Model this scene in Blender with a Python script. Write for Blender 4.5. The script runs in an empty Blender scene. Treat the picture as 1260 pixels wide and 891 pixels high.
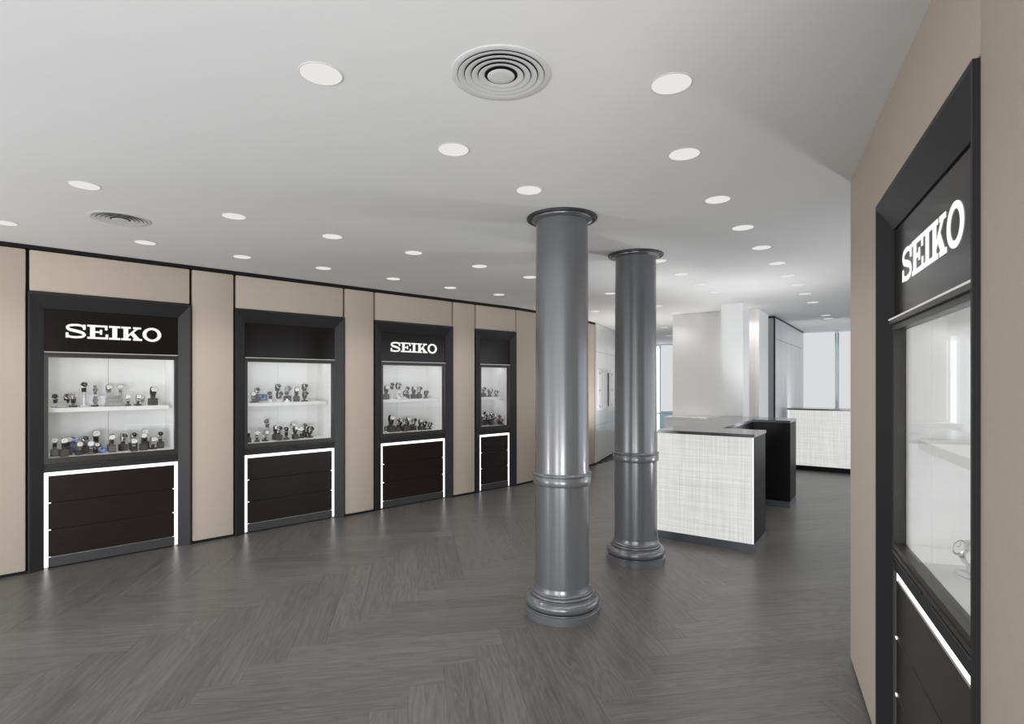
import bpy, bmesh, math, random
from mathutils import Vector, Matrix

random.seed(7)
SC = bpy.context.scene
COL = SC.collection

# ------------------------------------------------------------------ camera, world, light, exposure
FPX, CX, HY = 680.0, 630.0, 469.7          # focal length in pixels of the 1260x891 frame, centre column, horizon row
CAMH, CEIL = 1.517, 2.60
cd = bpy.data.cameras.new('camera')
cd.sensor_fit = 'HORIZONTAL'
cd.sensor_width = 36.0
cd.lens = FPX / 1260 * 36
cd.shift_y = (HY - 445.5) / 1260
cd.clip_start = 0.05
cam = bpy.data.objects.new('camera', cd)
COL.objects.link(cam)
cam.location = (0, 0, CAMH)
cam.rotation_euler = (math.pi / 2, 0, 0)
SC.camera = cam

world = bpy.data.worlds.new('daylight')
SC.world = world
world.use_nodes = True
bg = world.node_tree.nodes['Background']
bg.inputs[0].default_value = (0.93, 0.965, 1.0, 1)
bg.inputs[1].default_value = 2.3

SC.view_settings.view_transform = 'Standard'
SC.view_settings.look = 'None'
SC.view_settings.gamma = 1.0
SC.view_settings.exposure = 0.0
SC.view_settings.use_curve_mapping = False
SC.cycles.max_bounces = 10
SC.cycles.diffuse_bounces = 5
SC.cycles.glossy_bounces = 4
SC.cycles.transparent_max_bounces = 12
SC.cycles.caustics_reflective = False
SC.cycles.caustics_refractive = False
SC.cycles.sample_clamp_indirect = 4.0

SPOT_W = 14.0          # each ceiling downlight
CASE_W = 0.75          # each display case lamp


def area_light(name, loc, direction, sx, sy, power, color=(1, 1, 1), parent=None):
    ld = bpy.data.lights.new(name, 'AREA')
    ld.shape = 'RECTANGLE'
    ld.size, ld.size_y = sx, sy
    ld.energy = power
    ld.color = color
    o = bpy.data.objects.new(name, ld)
    COL.objects.link(o)
    o.location = loc
    o.rotation_euler = Vector(direction).to_track_quat('-Z', 'Z').to_euler()
    if parent:
        o.parent = parent
    return o


# unseen fill lights added behind the camera to brighten the ceiling
for sx, pw in ((-2.6, 78), (0.2, 126)):
    area_light('added_fill', (sx, -2.4, 0.5), (0.05, 0.9, 0.45), 1.4, 0.9, pw)


def added_fill_spot(loc, direction, power, cone=150):
    ld = bpy.data.lights.new('added_fill', 'SPOT')
    ld.energy = power
    ld.spot_size = math.radians(cone)
    ld.spot_blend = 1.0
    ld.shadow_soft_size = 0.10
    o = bpy.data.objects.new('added_fill', ld)
    COL.objects.link(o)
    o.location = loc
    o.rotation_euler = Vector(direction).to_track_quat('-Z', 'Z').to_euler()


# further unseen fill spots added to brighten the ceiling: round the corner of the right wall, behind the counters, in the passage
added_fill_spot((-5.4, 0.9, 0.5), (0.8, 0.72, 0.62), 215, 110)
added_fill_spot((3.5, 4.4, 0.6), (-0.7, 0.0, 0.85), 62)
added_fill_spot((2.74, 6.10, 0.80), (-0.3, 0.5, 1), 78)
added_fill_spot((2.74, 6.10, 0.80), (-3.6, -0.5, 1.9), 80, 85)
added_fill_spot((2.13, 9.42, 0.3), (0.05, 0.1, 1), 105)
added_fill_spot((5.6, 9.9, 0.6), (-0.2, 0, 1), 32)

# ------------------------------------------------------------------ materials
MATS = {}


def nt(mat):
    mat.use_nodes = True
    t = mat.node_tree
    return t, t.nodes, t.links


def pbr(name, col, rough=0.5, metal=0.0, spec=0.5, emit=None, estr=0.0, noise=0.0, nscale=8.0, bump=0.0, stretch=(1, 1, 1), coat=0.0):
    m = bpy.data.materials.new(name)
    t, n, l = nt(m)
    b = n['Principled BSDF']
    b.inputs['Base Color'].default_value = (*col, 1)
    b.inputs['Roughness'].default_value = rough
    b.inputs['Metallic'].default_value = metal
    b.inputs['Specular IOR Level'].default_value = spec
    b.inputs['Coat Weight'].default_value = coat
    b.inputs['Coat Roughness'].default_value = 0.08
    if emit:
        b.inputs['Emission Color'].default_value = (*emit, 1)
        b.inputs['Emission Strength'].default_value = estr
    if noise or bump:
        tc = n.new('ShaderNodeTexCoord')
        mp = n.new('ShaderNodeMapping')
        mp.inputs['Scale'].default_value = stretch
        nz = n.new('ShaderNodeTexNoise')
        nz.inputs['Scale'].default_value = nscale
        nz.inputs['Detail'].default_value = 5
        l.new(tc.outputs['Object'], mp.inputs[0])
        l.new(mp.outputs[0], nz.inputs['Vector'])
        if noise:
            cr = n.new('ShaderNodeValToRGB')
            cr.color_ramp.elements[0].position = 0.3
            cr.color_ramp.elements[1].position = 0.7
            cr.color_ramp.elements[0].color = (*[c * (1 - noise) for c in col], 1)
            cr.color_ramp.elements[1].color = (*[min(1, c * (1 + noise)) for c in col], 1)
            l.new(nz.outputs['Fac'], cr.inputs[0])
            l.new(cr.outputs[0], b.inputs['Base Color'])
        if bump:
            bp = n.new('ShaderNodeBump')
            bp.inputs['Strength'].default_value = bump
            bp.inputs['Distance'].default_value = 0.01
            l.new(nz.outputs['Fac'], bp.inputs['Height'])
            l.new(bp.outputs[0], b.inputs['Normal'])
    MATS[name] = m
    return m


def glow(name, col, strength):
    m = bpy.data.materials.new(name)
    t, n, l = nt(m)
    n.remove(n['Principled BSDF'])
    e = n.new('ShaderNodeEmission')
    e.inputs[0].default_value = (*col, 1)
    e.inputs[1].default_value = strength
    l.new(e.outputs[0], n['Material Output'].inputs[0])
    MATS[name] = m
    return m


def glass_mat(name, tint=(1, 1, 1), refl=1.0):
    m = bpy.data.materials.new(name)
    t, n, l = nt(m)
    n.remove(n['Principled BSDF'])
    tr = n.new('ShaderNodeBsdfTransparent')
    tr.inputs[0].default_value = (*tint, 1)
    gl = n.new('ShaderNodeBsdfGlossy')
    gl.inputs['Roughness'].default_value = 0.02
    lw = n.new('ShaderNodeLayerWeight')
    lw.inputs[0].default_value = 0.5
    pw = n.new('ShaderNodeMath'); pw.operation = 'POWER'; pw.inputs[1].default_value = 5.0
    mu = n.new('ShaderNodeMath'); mu.operation = 'MULTIPLY_ADD'
    mu.inputs[1].default_value = 0.9 * refl
    mu.inputs[2].default_value = 0.035 * refl
    mx = n.new('ShaderNodeMixShader')
    l.new(lw.outputs['Facing'], pw.inputs[0])
    l.new(pw.outputs[0], mu.inputs[0])
    l.new(mu.outputs[0], mx.inputs[0])
    l.new(tr.outputs[0], mx.inputs[1])
    l.new(gl.outputs[0], mx.inputs[2])
    l.new(mx.outputs[0], n['Material Output'].inputs[0])
    MATS[name] = m
    return m


def floor_mat():
    m = bpy.data.materials.new('grey_oak_plank')
    t, n, l = nt(m)
    b = n['Principled BSDF']
    tc = n.new('ShaderNodeAttribute'); tc.attribute_name = 'grain'      # along and across each board
    at = n.new('ShaderNodeAttribute'); at.attribute_name = 'board'
    ob = n.new('ShaderNodeObjectInfo')
    su = n.new('ShaderNodeMath'); su.operation = 'ADD'
    l.new(ob.outputs['Random'], su.inputs[0]); l.new(at.outputs['Fac'], su.inputs[1])
    oi = n.new('ShaderNodeMath'); oi.operation = 'FRACT'
    l.new(su.outputs[0], oi.inputs[0])
    rv = n.new('ShaderNodeMath'); rv.operation = 'MULTIPLY'; rv.inputs[1].default_value = 37.0
    l.new(oi.outputs[0], rv.inputs[0])
    # long fibre grain
    mp = n.new('ShaderNodeMapping'); mp.inputs['Scale'].default_value = (1.6, 26, 1)
    l.new(tc.outputs['Vector'], mp.inputs[0])
    g = n.new('ShaderNodeTexNoise'); g.noise_dimensions = '4D'
    g.inputs['Scale'].default_value = 2.2; g.inputs['Detail'].default_value = 7; g.inputs['Roughness'].default_value = 0.65
    l.new(mp.outputs[0], g.inputs['Vector']); l.new(rv.outputs[0], g.inputs['W'])
    # cathedral figure: distorted bands
    mp2 = n.new('ShaderNodeMapping'); mp2.inputs['Scale'].default_value = (0.55, 5.0, 1)
    l.new(tc.outputs['Vector'], mp2.inputs[0])
    g2 = n.new('ShaderNodeTexNoise'); g2.noise_dimensions = '4D'
    g2.inputs['Scale'].default_value = 1.7; g2.inputs['Detail'].default_value = 2
    l.new(mp2.outputs[0], g2.inputs['Vector']); l.new(rv.outputs[0], g2.inputs['W'])
    k = n.new('ShaderNodeMath'); k.operation = 'MULTIPLY'; k.inputs[1].default_value = 95
    l.new(g2.outputs['Fac'], k.inputs[0])
    sn = n.new('ShaderNodeMath'); sn.operation = 'SINE'
    l.new(k.outputs[0], sn.inputs[0])
    sc = n.new('ShaderNodeMath'); sc.operation = 'MULTIPLY_ADD'; sc.inputs[1].default_value = 0.08; 
    l.new(sn.outputs[0], sc.inputs[0]); l.new(g.outputs['Fac'], sc.inputs[2])
    cr = n.new('ShaderNodeValToRGB')
    e = cr.color_ramp.elements
    e[0].position = 0.25; e[0].color = (0.062, 0.0595, 0.0565, 1)
    e[1].position = 0.75; e[1].color = (0.138, 0.133, 0.128, 1)
    l.new(sc.outputs[0], cr.inputs[0])
    hv = n.new('ShaderNodeMath'); hv.operation = 'MULTIPLY_ADD'; hv.inputs[1].default_value = 0.26; hv.inputs[2].default_value = 0.98
    l.new(oi.outputs[0], hv.inputs[0])
    hs = n.new('ShaderNodeHueSaturation')
    l.new(hv.outputs[0], hs.inputs['Value']); l.new(cr.outputs[0], hs.inputs['Color'])
    l.new(hs.outputs[0], b.inputs['Base Color'])
    ro = n.new('ShaderNodeMath'); ro.operation = 'MULTIPLY_ADD'; ro.inputs[1].default_value = 0.14; ro.inputs[2].default_value = 0.27
    l.new(g.outputs['Fac'], ro.inputs[0]); l.new(ro.outputs[0], b.inputs['Roughness'])
    b.inputs['Specular IOR Level'].default_value = 0.55
    bp = n.new('ShaderNodeBump'); bp.inputs['Strength'].default_value = 0.12; bp.inputs['Distance'].default_value = 0.004
    l.new(sc.outputs[0], bp.inputs['Height']); l.new(bp.outputs[0], b.inputs['Normal'])
    MATS['floor'] = m
    return m


def weave_glow(name, lo, hi, strength):
    """Backlit panel with a woven plaid of fine horizontal and vertical threads (object x and z)."""
    m = bpy.data.materials.new(name)
    t, n, l = nt(m)
    n.remove(n['Principled BSDF'])
    tc = n.new('ShaderNodeTexCoord')

    def threads(scale):
        mp = n.new('ShaderNodeMapping'); mp.inputs['Scale'].default_value = scale
        l.new(tc.outputs['Object'], mp.inputs[0])
        z = n.new('ShaderNodeTexNoise'); z.inputs['Scale'].default_value = 1.0; z.inputs['Detail'].default_value = 3; z.inputs['Roughness'].default_value = 0.75
        l.new(mp.outputs[0], z.inputs['Vector'])
        return z.outputs['Fac']
    v = threads((60, 0.2, 1.3)); h = threads((1.3, 0.2, 60))
    av = n.new('ShaderNodeMath'); av.operation = 'ADD'
    l.new(v, av.inputs[0]); l.new(h, av.inputs[1])
    cr = n.new('ShaderNodeValToRGB')
    e = cr.color_ramp.elements
    e[0].position = 0.36; e[0].color = (*lo, 1)
    e[1].position = 0.62; e[1].color = (*hi, 1)
    hf = n.new('ShaderNodeMath'); hf.operation = 'MULTIPLY'; hf.inputs[1].default_value = 0.5
    l.new(av.outputs[0], hf.inputs[0]); l.new(hf.outputs[0], cr.inputs[0])
    em = n.new('ShaderNodeEmission'); em.inputs[1].default_value = strength
    l.new(cr.outputs[0], em.inputs[0])
    gl = n.new('ShaderNodeBsdfGlossy'); gl.inputs['Roughness'].default_value = 0.35; gl.inputs[0].default_value = (0.03, 0.03, 0.03, 1)
    ad = n.new('ShaderNodeAddShader')
    l.new(em.outputs[0], ad.inputs[0]); l.new(gl.outputs[0], ad.inputs[1])
    l.new(ad.outputs[0], n['Material Output'].inputs[0])
    MATS[name] = m


pbr('ceiling', (0.87, 0.87, 0.87), 0.9, spec=0.1, noise=0.01, nscale=2)
pbr('beige', (0.515, 0.44, 0.368), 0.75, spec=0.2, noise=0.02, nscale=60, bump=0.03)
pbr('black_gap', (0.008, 0.008, 0.010), 0.6, spec=0.2)
pbr('frame', (0.019, 0.019, 0.0205), 0.45, spec=0.35, noise=0.05, nscale=90, stretch=(1, 1, 0.05))
pbr('door_frame', (0.045, 0.042, 0.039), 0.35, metal=0.3, noise=0.05, nscale=60)
pbr('sign_gloss', (0.010, 0.008, 0.007), 0.16, spec=0.2, noise=0.1, nscale=5)
pbr('drawer', (0.018, 0.0125, 0.0115), 0.24, spec=0.3, noise=0.12, nscale=5, stretch=(0.6, 1, 14))
pbr('plinth', (0.045, 0.045, 0.047), 0.4, noise=0.05, nscale=30)
pbr('case_white', (0.87, 0.865, 0.855), 0.6, spec=0.3, noise=0.01, nscale=3)
pbr('column_paint', (0.135, 0.138, 0.145), 0.27, metal=0.3, spec=0.6, noise=0.03, nscale=3, stretch=(1, 1, 0.1), coat=0.25)
pbr('column_rim', (0.03, 0.03, 0.032), 0.35)
pbr('white_paint', (0.87, 0.87, 0.865), 0.7, spec=0.2, noise=0.01, nscale=2)
pbr('warm_paint', (0.82, 0.80, 0.775), 0.7, spec=0.2, noise=0.01, nscale=2)
pbr('lacquer', (0.74, 0.74, 0.72), 0.15, spec=0.5, noise=0.01, nscale=2)
pbr('cabinet_grey', (0.52, 0.535, 0.56), 0.3, spec=0.5, noise=0.02, nscale=3)
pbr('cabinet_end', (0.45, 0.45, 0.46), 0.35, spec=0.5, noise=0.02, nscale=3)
pbr('counter_black', (0.008, 0.008, 0.0085), 0.4, spec=0.08, noise=0.3, nscale=6, stretch=(20, 20, 0.6))
pbr('counter_top', (0.055, 0.057, 0.06), 0.16, spec=0.6, noise=0.05, nscale=4, coat=0.3)
pbr('counter_plinth', (0.10, 0.105, 0.115), 0.35, metal=0.4, noise=0.04, nscale=20)
pbr('aluminium', (0.62, 0.62, 0.63), 0.3, metal=0.9, noise=0.03, nscale=20)
pbr('steel', (0.60, 0.59, 0.56), 0.25, metal=1.0, noise=0.05, nscale=80)
pbr('gold_steel', (0.50, 0.43, 0.30), 0.3, metal=1.0, noise=0.05, nscale=80)
pbr('dark_block', (0.060, 0.054, 0.044), 0.4, noise=0.08, nscale=60)
pbr('silver_block', (0.40, 0.39, 0.36), 0.35, metal=0.5, noise=0.08, nscale=60)
pbr('leather', (0.022, 0.018, 0.016), 0.5, noise=0.15, nscale=120)
pbr('dial_black', (0.012, 0.013, 0.016), 0.2, noise=0.1, nscale=100)
pbr('dial_white', (0.75, 0.75, 0.73), 0.3, noise=0.02, nscale=100)
pbr('acrylic_white', (0.80, 0.80, 0.81), 0.2, noise=0.01, nscale=20)
pbr('blind_edge', (0.7, 0.72, 0.74), 0.6, noise=0.01, nscale=20)
pbr('window_frame', (0.66, 0.74, 0.80), 0.4, metal=0.3, noise=0.02, nscale=20)
pbr('vent_white', (0.74, 0.74, 0.74), 0.6, noise=0.01, nscale=20)
pbr('card_white', (0.78, 0.78, 0.80), 0.5, noise=0.02, nscale=20)
glow('led', (1.0, 0.985, 0.97), 2.0)
glow('thin_light', (1.0, 0.985, 0.96), 0.62)
glow('letter_glow', (1.0, 0.99, 0.97), 1.05)
glow('lamp_disc', (1.0, 0.99, 0.97), 0.80)
glow('daylit_blind', (0.97, 0.985, 1.0), 0.72)  # glow put into the blind in place of daylight shining through it
glass_mat('glass', (0.985, 0.99, 0.99), 0.6)
glass_mat('window_glass', (0.33, 0.385, 0.41), 1.0)
weave_glow('lit_weave', (0.56, 0.56, 0.555), (0.80, 0.80, 0.79), 0.97)
floor_mat()


def blue_card():
    m = bpy.data.materials.new('blue_card')
    t, n, l = nt(m)
    b = n['Principled BSDF']
    tc = n.new('ShaderNodeTexCoord')
    nz = n.new('ShaderNodeTexNoise'); nz.inputs['Scale'].default_value = 40
    l.new(tc.outputs['Object'], nz.inputs['Vector'])
    cr = n.new('ShaderNodeValToRGB')
    e = cr.color_ramp.elements
    e[0].position = 0.35; e[0].color = (0.03, 0.05, 0.13, 1)
    e[1].position = 0.62; e[1].color = (0.55, 0.66, 0.85, 1)
    x = e.new(0.5); x.color = (0.13, 0.20, 0.40, 1)
    l.new(nz.outputs['Fac'], cr.inputs[0]); l.new(cr.outputs[0], b.inputs['Base Color'])
    b.inputs['Roughness'].default_value = 0.35
    MATS['blue_card'] = m


blue_card()


# ------------------------------------------------------------------ helpers
class MB:
    """Collects shapes into one bmesh and links them as ONE mesh object."""

    def __init__(self):
        self.bm = bmesh.new()

    def box(self, x0, x1, y0, y1, z0, z1, bev=0.0, seg=2, M=None):
        r = bmesh.ops.create_cube(self.bm, size=1.0)
        vs = r['verts']
        bmesh.ops.scale(self.bm, vec=(x1 - x0, y1 - y0, z1 - z0), verts=vs)
        bmesh.ops.translate(self.bm, vec=((x0 + x1) / 2, (y0 + y1) / 2, (z0 + z1) / 2), verts=vs)
        if bev:
            es = list({e for v in vs for e in v.link_edges})
            rr = bmesh.ops.bevel(self.bm, geom=es, offset=bev, segments=seg, affect='EDGES', profile=0.5)
            vs = list({v for f in rr['faces'] for v in f.verts} | {v for v in vs if v.is_valid})
        if M is not None:
            bmesh.ops.transform(self.bm, matrix=M, verts=vs)
        return self

    def prism(self, pts, a, b, axis='z'):
        """polygon pts extruded from a to b along axis; for 'z' pts are (x,y); for 'y' pts are (x,z)."""
        def P(p, h):
            return (p[0], p[1], h) if axis == 'z' else (p[0], h, p[1])
        lo = [self.bm.verts.new(P(p, a)) for p in pts]
        hi = [self.bm.verts.new(P(p, b)) for p in pts]
        n = len(pts)
        self.bm.faces.new(lo)
        self.bm.faces.new(hi)
        for i in range(n):
            self.bm.faces.new((lo[i], lo[(i + 1) % n], hi[(i + 1) % n], hi[i]))
        return self

    def loft(self, ringA, ringB):
        """solid between two equal-length rings of 3D points"""
        a = [self.bm.verts.new(p) for p in ringA]
        b = [self.bm.verts.new(p) for p in ringB]
        n = len(a)
        self.bm.faces.new(a)
        self.bm.faces.new(b)
        for i in range(n):
            self.bm.faces.new((a[i], a[(i + 1) % n], b[(i + 1) % n], b[i]))
        return self

    def lathe(self, prof, seg=48, M=None, close=False):
        rings = []
        for (r, z) in prof:
            if r < 1e-6:
                rings.append([self.bm.verts.new((0, 0, z))])
            else:
                rings.append([self.bm.verts.new((r * math.cos(2 * math.pi * k / seg), r * math.sin(2 * math.pi * k / seg), z)) for k in range(seg)])
        idx = list(range(len(rings) - 1))
        pairs = [(rings[i], rings[i + 1]) for i in idx]
        if close:
            pairs.append((rings[-1], rings[0]))
        for A, B in pairs:
            for k in range(seg):
                k2 = (k + 1) % seg
                if len(A) == 1 and len(B) == 1:
                    continue
                if len(A) == 1:
                    self.bm.faces.new((A[0], B[k], B[k2]))
                elif len(B) == 1:
                    self.bm.faces.new((A[k], A[k2], B[0]))
                else:
                    self.bm.faces.new((A[k], A[k2], B[k2], B[k]))
        if M is not None:
            bmesh.ops.transform(self.bm, matrix=M, verts=[v for R in rings for v in R])
        return self

    def mesh(self, name, mat, smooth=None):
        bmesh.ops.recalc_face_normals(self.bm, faces=self.bm.faces)
        me = bpy.data.meshes.new(name)
        self.bm.to_mesh(me)
        self.bm.free()
        me.materials.append(MATS[mat])
        if smooth is not None:
            me.polygons.foreach_set('use_smooth', [True] * len(me.polygons))
            try:
                me.set_sharp_from_angle(angle=math.radians(smooth))
            except Exception:
                pass
        return me

    def build(self, name, mat, parent=None, smooth=None):
        return link(name, self.mesh(name, mat, smooth), parent)


def link(name, me, parent=None):
    o = bpy.data.objects.new(name, me)
    COL.objects.link(o)
    if parent is not None:
        o.parent = parent
    return o


def tag(o, label=None, cat=None, group=None, kind=None):
    if label: o['label'] = label
    if cat: o['category'] = cat
    if group: o['group'] = group
    if kind: o['kind'] = kind
    return o


def empty(name, loc=(0, 0, 0), rz=0.0):
    o = bpy.data.objects.new(name, None)
    o.empty_display_size = 0.1
    COL.objects.link(o)
    o.location = loc
    o.rotation_euler = (0, 0, rz)
    return o


KIDS = {}


def copy_tree(o, parent=None):
    c = o.copy()
    COL.objects.link(c)
    if parent is not None:
        c.parent = parent
    for ch in list(o.children):
        copy_tree(ch, c)
    return c


def ground(px, py, z=0.0):
    """where the sight line of a photo pixel meets height z"""
    Z = FPX * (CAMH - z) / (py - HY)
    return Vector(((px - CX) / FPX * Z, Z, z))


# axes of the room: W runs along the counters into depth, U across it to the left
Wd = Vector((0.566, 0.8245, 0)); Ud = Vector((-0.8245, 0.566, 0))
ANG_U = math.atan2(-Ud.y, -Ud.x)       # local +x = -U (to the right), local +y = W


def left_wall_pt(px):
    T = 405 - 0.308 * (px - 34)
    if px > 635:
        T = 219.9 - (px - 635) * 0.41 if px <= 683 else 200.2 - (px - 683) * 0.526
    if px > 732.5:
        T = 174.4 - (px - 732.5) * 1.02
    Z = FPX * CEIL / T
    return Vector(((px - CX) / FPX * Z, Z, 0))


def angle_of(a, b):
    d = b - a
    return math.atan2(d.y, d.x), d.length


# ------------------------------------------------------------------ setting: floor
fl = MB().box(-7, 10, -4.0, 16.08, -0.12, -0.0045).build('floor', 'black_gap')
tag(fl, kind='structure')
PL, PW = 1.2, 0.18
e1 = Vector((math.cos(math.radians(10.4)), math.sin(math.radians(10.4)), 0))
e2 = Vector((-e1.y, e1.x, 0))
O0 = Vector((-0.514, 2.75, 0)) - e1 * PL - e2 * PW
plank_me = MB().box(-PL / 2 + 0.0003, PL / 2 - 0.0003, -PW / 2 + 0.0003, PW / 2 - 0.0003, -0.004, 0.0, bev=0.0004, seg=1).mesh('plank', 'floor')


def board_attributes(me, grain, board):
    a = me.attributes.new('grain', 'FLOAT_VECTOR', 'POINT')
    a.data.foreach_set('vector', [c for g in grain for c in g])
    b = me.attributes.new('board', 'FLOAT', 'POINT')
    b.data.foreach_set('value', board)


board_attributes(plank_me, [tuple(v.co) for v in plank_me.vertices], [0.0] * len(plank_me.vertices))
cands = []
a1 = math.radians(10.4)
for j in range(-10, 11):
    for i in range(-75, 76):
        o = O0 + e1 * (i * PW + j * PL) + e2 * (i * PW - j * PL)
        cA = o + e1 * (PL / 2) + e2 * (PW / 2)
        cB = o + e1 * (PL + PW / 2) + e2 * (PW - PL / 2)
        for c, ang in ((cA, a1), (cB, a1 + math.pi / 2)):
            if c.y < 1.3 or c.y > 16.6:
                continue
            if abs(c.x) - 1.3 > .95 * c.y:
                continue
            lx = -3.826 + (c.y - 4.365) * 1.057            # left wall
            if c.x < lx - 0.72:
                continue
            if c.y < 3.2 and c.x > 1.81 + 0.452 * (c.y - 2.95) + 0.9:   # right wall
                continue
            if c.y > 3.2 and c.x > 0.63 * c.y + 0.75:
                continue
            if c.y > 10.5 and c.x < 1.6 + (c.y - 10.2) * 0.36 - 0.4:
                continue
            hidden = c.y < 1.9 or abs(c.x) - .7 > .93 * c.y     # below or beside the frame: last
            cands.append((c.length + (100 if hidden else 0), c.x, c.y, ang))
cands.sort()
for k, (d, x, y, ang) in enumerate(cands[:300]):
    p = link('plank', plank_me, fl)
    p.location = (x, y, 0)
    p.rotation_euler = (0, 0, ang + (math.pi if k % 2 else 0))
if len(cands) > 300:
    grain, board = [], []
    base = [tuple(v.co) for v in plank_me.vertices]
    faces = [tuple(p.vertices) for p in plank_me.polygons]
    verts, polys = [], []
    for (d, x, y, ang) in cands[300:]:
        T = Matrix.Translation((x, y, 0)) @ Matrix.Rotation(ang, 4, 'Z')
        k0, r = len(verts), random.random()
        for c in base:
            verts.append(tuple(T @ Vector(c))); grain.append(c); board.append(r)
        polys += [tuple(k0 + q for q in fc) for fc in faces]
    me = bpy.data.meshes.new('far_planks')
    me.from_pydata(verts, [], polys)
    me.materials.append(MATS['floor'])
    board_attributes(me, grain, board)
    tag(link('far_planks', me, fl), kind='stuff')

# ------------------------------------------------------------------ setting: ceiling
ce = MB().box(-7, 10, -1.2, 18, CEIL, CEIL + 0.15).build('ceiling', 'ceiling')
tag(ce, kind='structure')

# ------------------------------------------------------------------ setting: left wall with upholstered panels
wl = empty('wall_left')
tag(wl, kind='structure')
GAP = 0.011
PAN_T = 0.05


def wall_frame(pa, pb):
    """matrix with local x along the wall, y into the wall, z up, origin at pa"""
    ang, L = angle_of(pa, pb)
    return Matrix.Translation(pa) @ Matrix.Rotation(ang, 4, 'Z'), L, ang


def wall_piece(parent, name, mat, pa, pb, z0, z1, y0, y1, x0=0.0, x1=None, bev=0.0):
    M, L, ang = wall_frame(pa, pb)
    o = MB().box(x0, L if x1 is None else x1, y0, y1, z0, z1, bev=bev).build(name, mat, parent, smooth=35 if bev else None)
    o.matrix_world = M
    return o


P0 = left_wall_pt(34)
dirL = (left_wall_pt(400) - P0).normalized()
CASE_BIG = 1.146
CASE_PX = [(34, 235), (289, 423.5), (461, 557), (585, 635)]
stops = [P0 - dirL * 1.9, P0 - dirL * 0.95, P0]
segs = [('panel', P0 - dirL * 1.9, P0 - dirL * 0.95), ('panel', P0 - dirL * 0.95, P0)]
prev = None
for (a, b) in CASE_PX:
    if prev is not None:
        segs.append(('panel', left_wall_pt(prev), left_wall_pt(a)))
    segs.append(('case', left_wall_pt(a), left_wall_pt(b)))
    prev = b
segs.append(('panel', left_wall_pt(635), left_wall_pt(683)))
segs.append(('panel', left_wall_pt(683), left_wall_pt(732)))
TOPZ, BOTZ = CEIL - 0.035, 0.022
CASE_TOP = 2.232
for kind, pa, pb in segs:
    if kind == 'panel':
        wall_piece(wl, 'backing', 'black_gap', pa, pb, 0, CEIL, PAN_T, PAN_T + 0.06)
        L = (pb - pa).length
        wall_piece(wl, 'panel', 'beige', pa, pb, BOTZ, TOPZ, 0, PAN_T, GAP, L - GAP, bev=0.010)
    else:
        L = (pb - pa).length
        wall_piece(wl, 'backing', 'black_gap', pa, pb, CASE_TOP, CEIL, PAN_T, PAN_T + 0.06)
        wall_piece(wl, 'panel', 'beige', pa, pb, CASE_TOP + 0.008, TOPZ, 0, PAN_T, GAP, L - GAP, bev=0.010)
    wall_piece(wl, 'ceiling_trim', 'black_gap', pa, pb, TOPZ + 0.004, CEIL, -0.006, PAN_T)
    if kind == 'panel':
        wall_piece(wl, 'floor_trim', 'black_gap', pa, pb, 0, BOTZ - 0.002, 0.004, PAN_T)

# glossy white wall beyond the beige panels
wf = empty('wall_far_left')
tag(wf, kind='structure')
q0, q1, q2 = left_wall_pt(733.5), left_wall_pt(757), Vector((3.72, 16.0, 0))
for pa, pb in ((q0, q1), (q1, q2)):
    M, L, ang = wall_frame(pa, pb)
    wall_piece(wf, 'backing', 'black_gap', pa, pb, 0, CEIL, 0.03, 0.12)
    n = max(1, round(L / 0.95))
    for k in range(n):
        for (z0, z1) in ((0.02, 0.70), (0.705, 2.07), (2.075, 2.59)):
            wall_piece(wf, 'panel', 'lacquer', pa, pb, z0, z1, 0, 0.03, L * k / n + 0.003, L * (k + 1) / n - 0.003)

# ------------------------------------------------------------------ setting: right wall
RX = lambda Z: 1.815 + 0.452 * (Z - 2.95)
R_far, R_near = Vector((RX(3.0), 3.0, 0)), Vector((RX(0.2), 0.2, 0))
dirR = (R_near - R_far).normalized()
caseR0 = Vector((RX(2.262), 2.262, 0))
wr = empty('wall_right')
tag(wr, kind='structure')
caseR1 = caseR0 + dirR * CASE_BIG
for (pa, pb, z0, z1) in ((R_far, caseR0, BOTZ, CEIL), (caseR0, caseR1, CASE_TOP + 0.006, CEIL), (caseR1, R_near, BOTZ, CEIL)):
    L = (pb - pa).length
    wall_piece(wr, 'panel', 'beige', pa, pb, z0, z1, 0, PAN_T, 0.0, L, bev=0.0 if z0 < .1 and pa is R_far or z0 > 1 else .002)
wall_piece(wr, 'backing', 'frame', R_far, caseR0, 0, CEIL, PAN_T, 0.62)
wall_piece(wr, 'backing', 'black_gap', caseR0, caseR1, CASE_TOP, CEIL, PAN_T, 0.62)
wall_piece(wr, 'backing', 'black_gap', caseR1, R_near, 0, CEIL, PAN_T, 0.62)
wall_piece(wr, 'floor_trim', 'black_gap', R_far, caseR0, 0, BOTZ - 0.002, 0.006, PAN_T)

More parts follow.
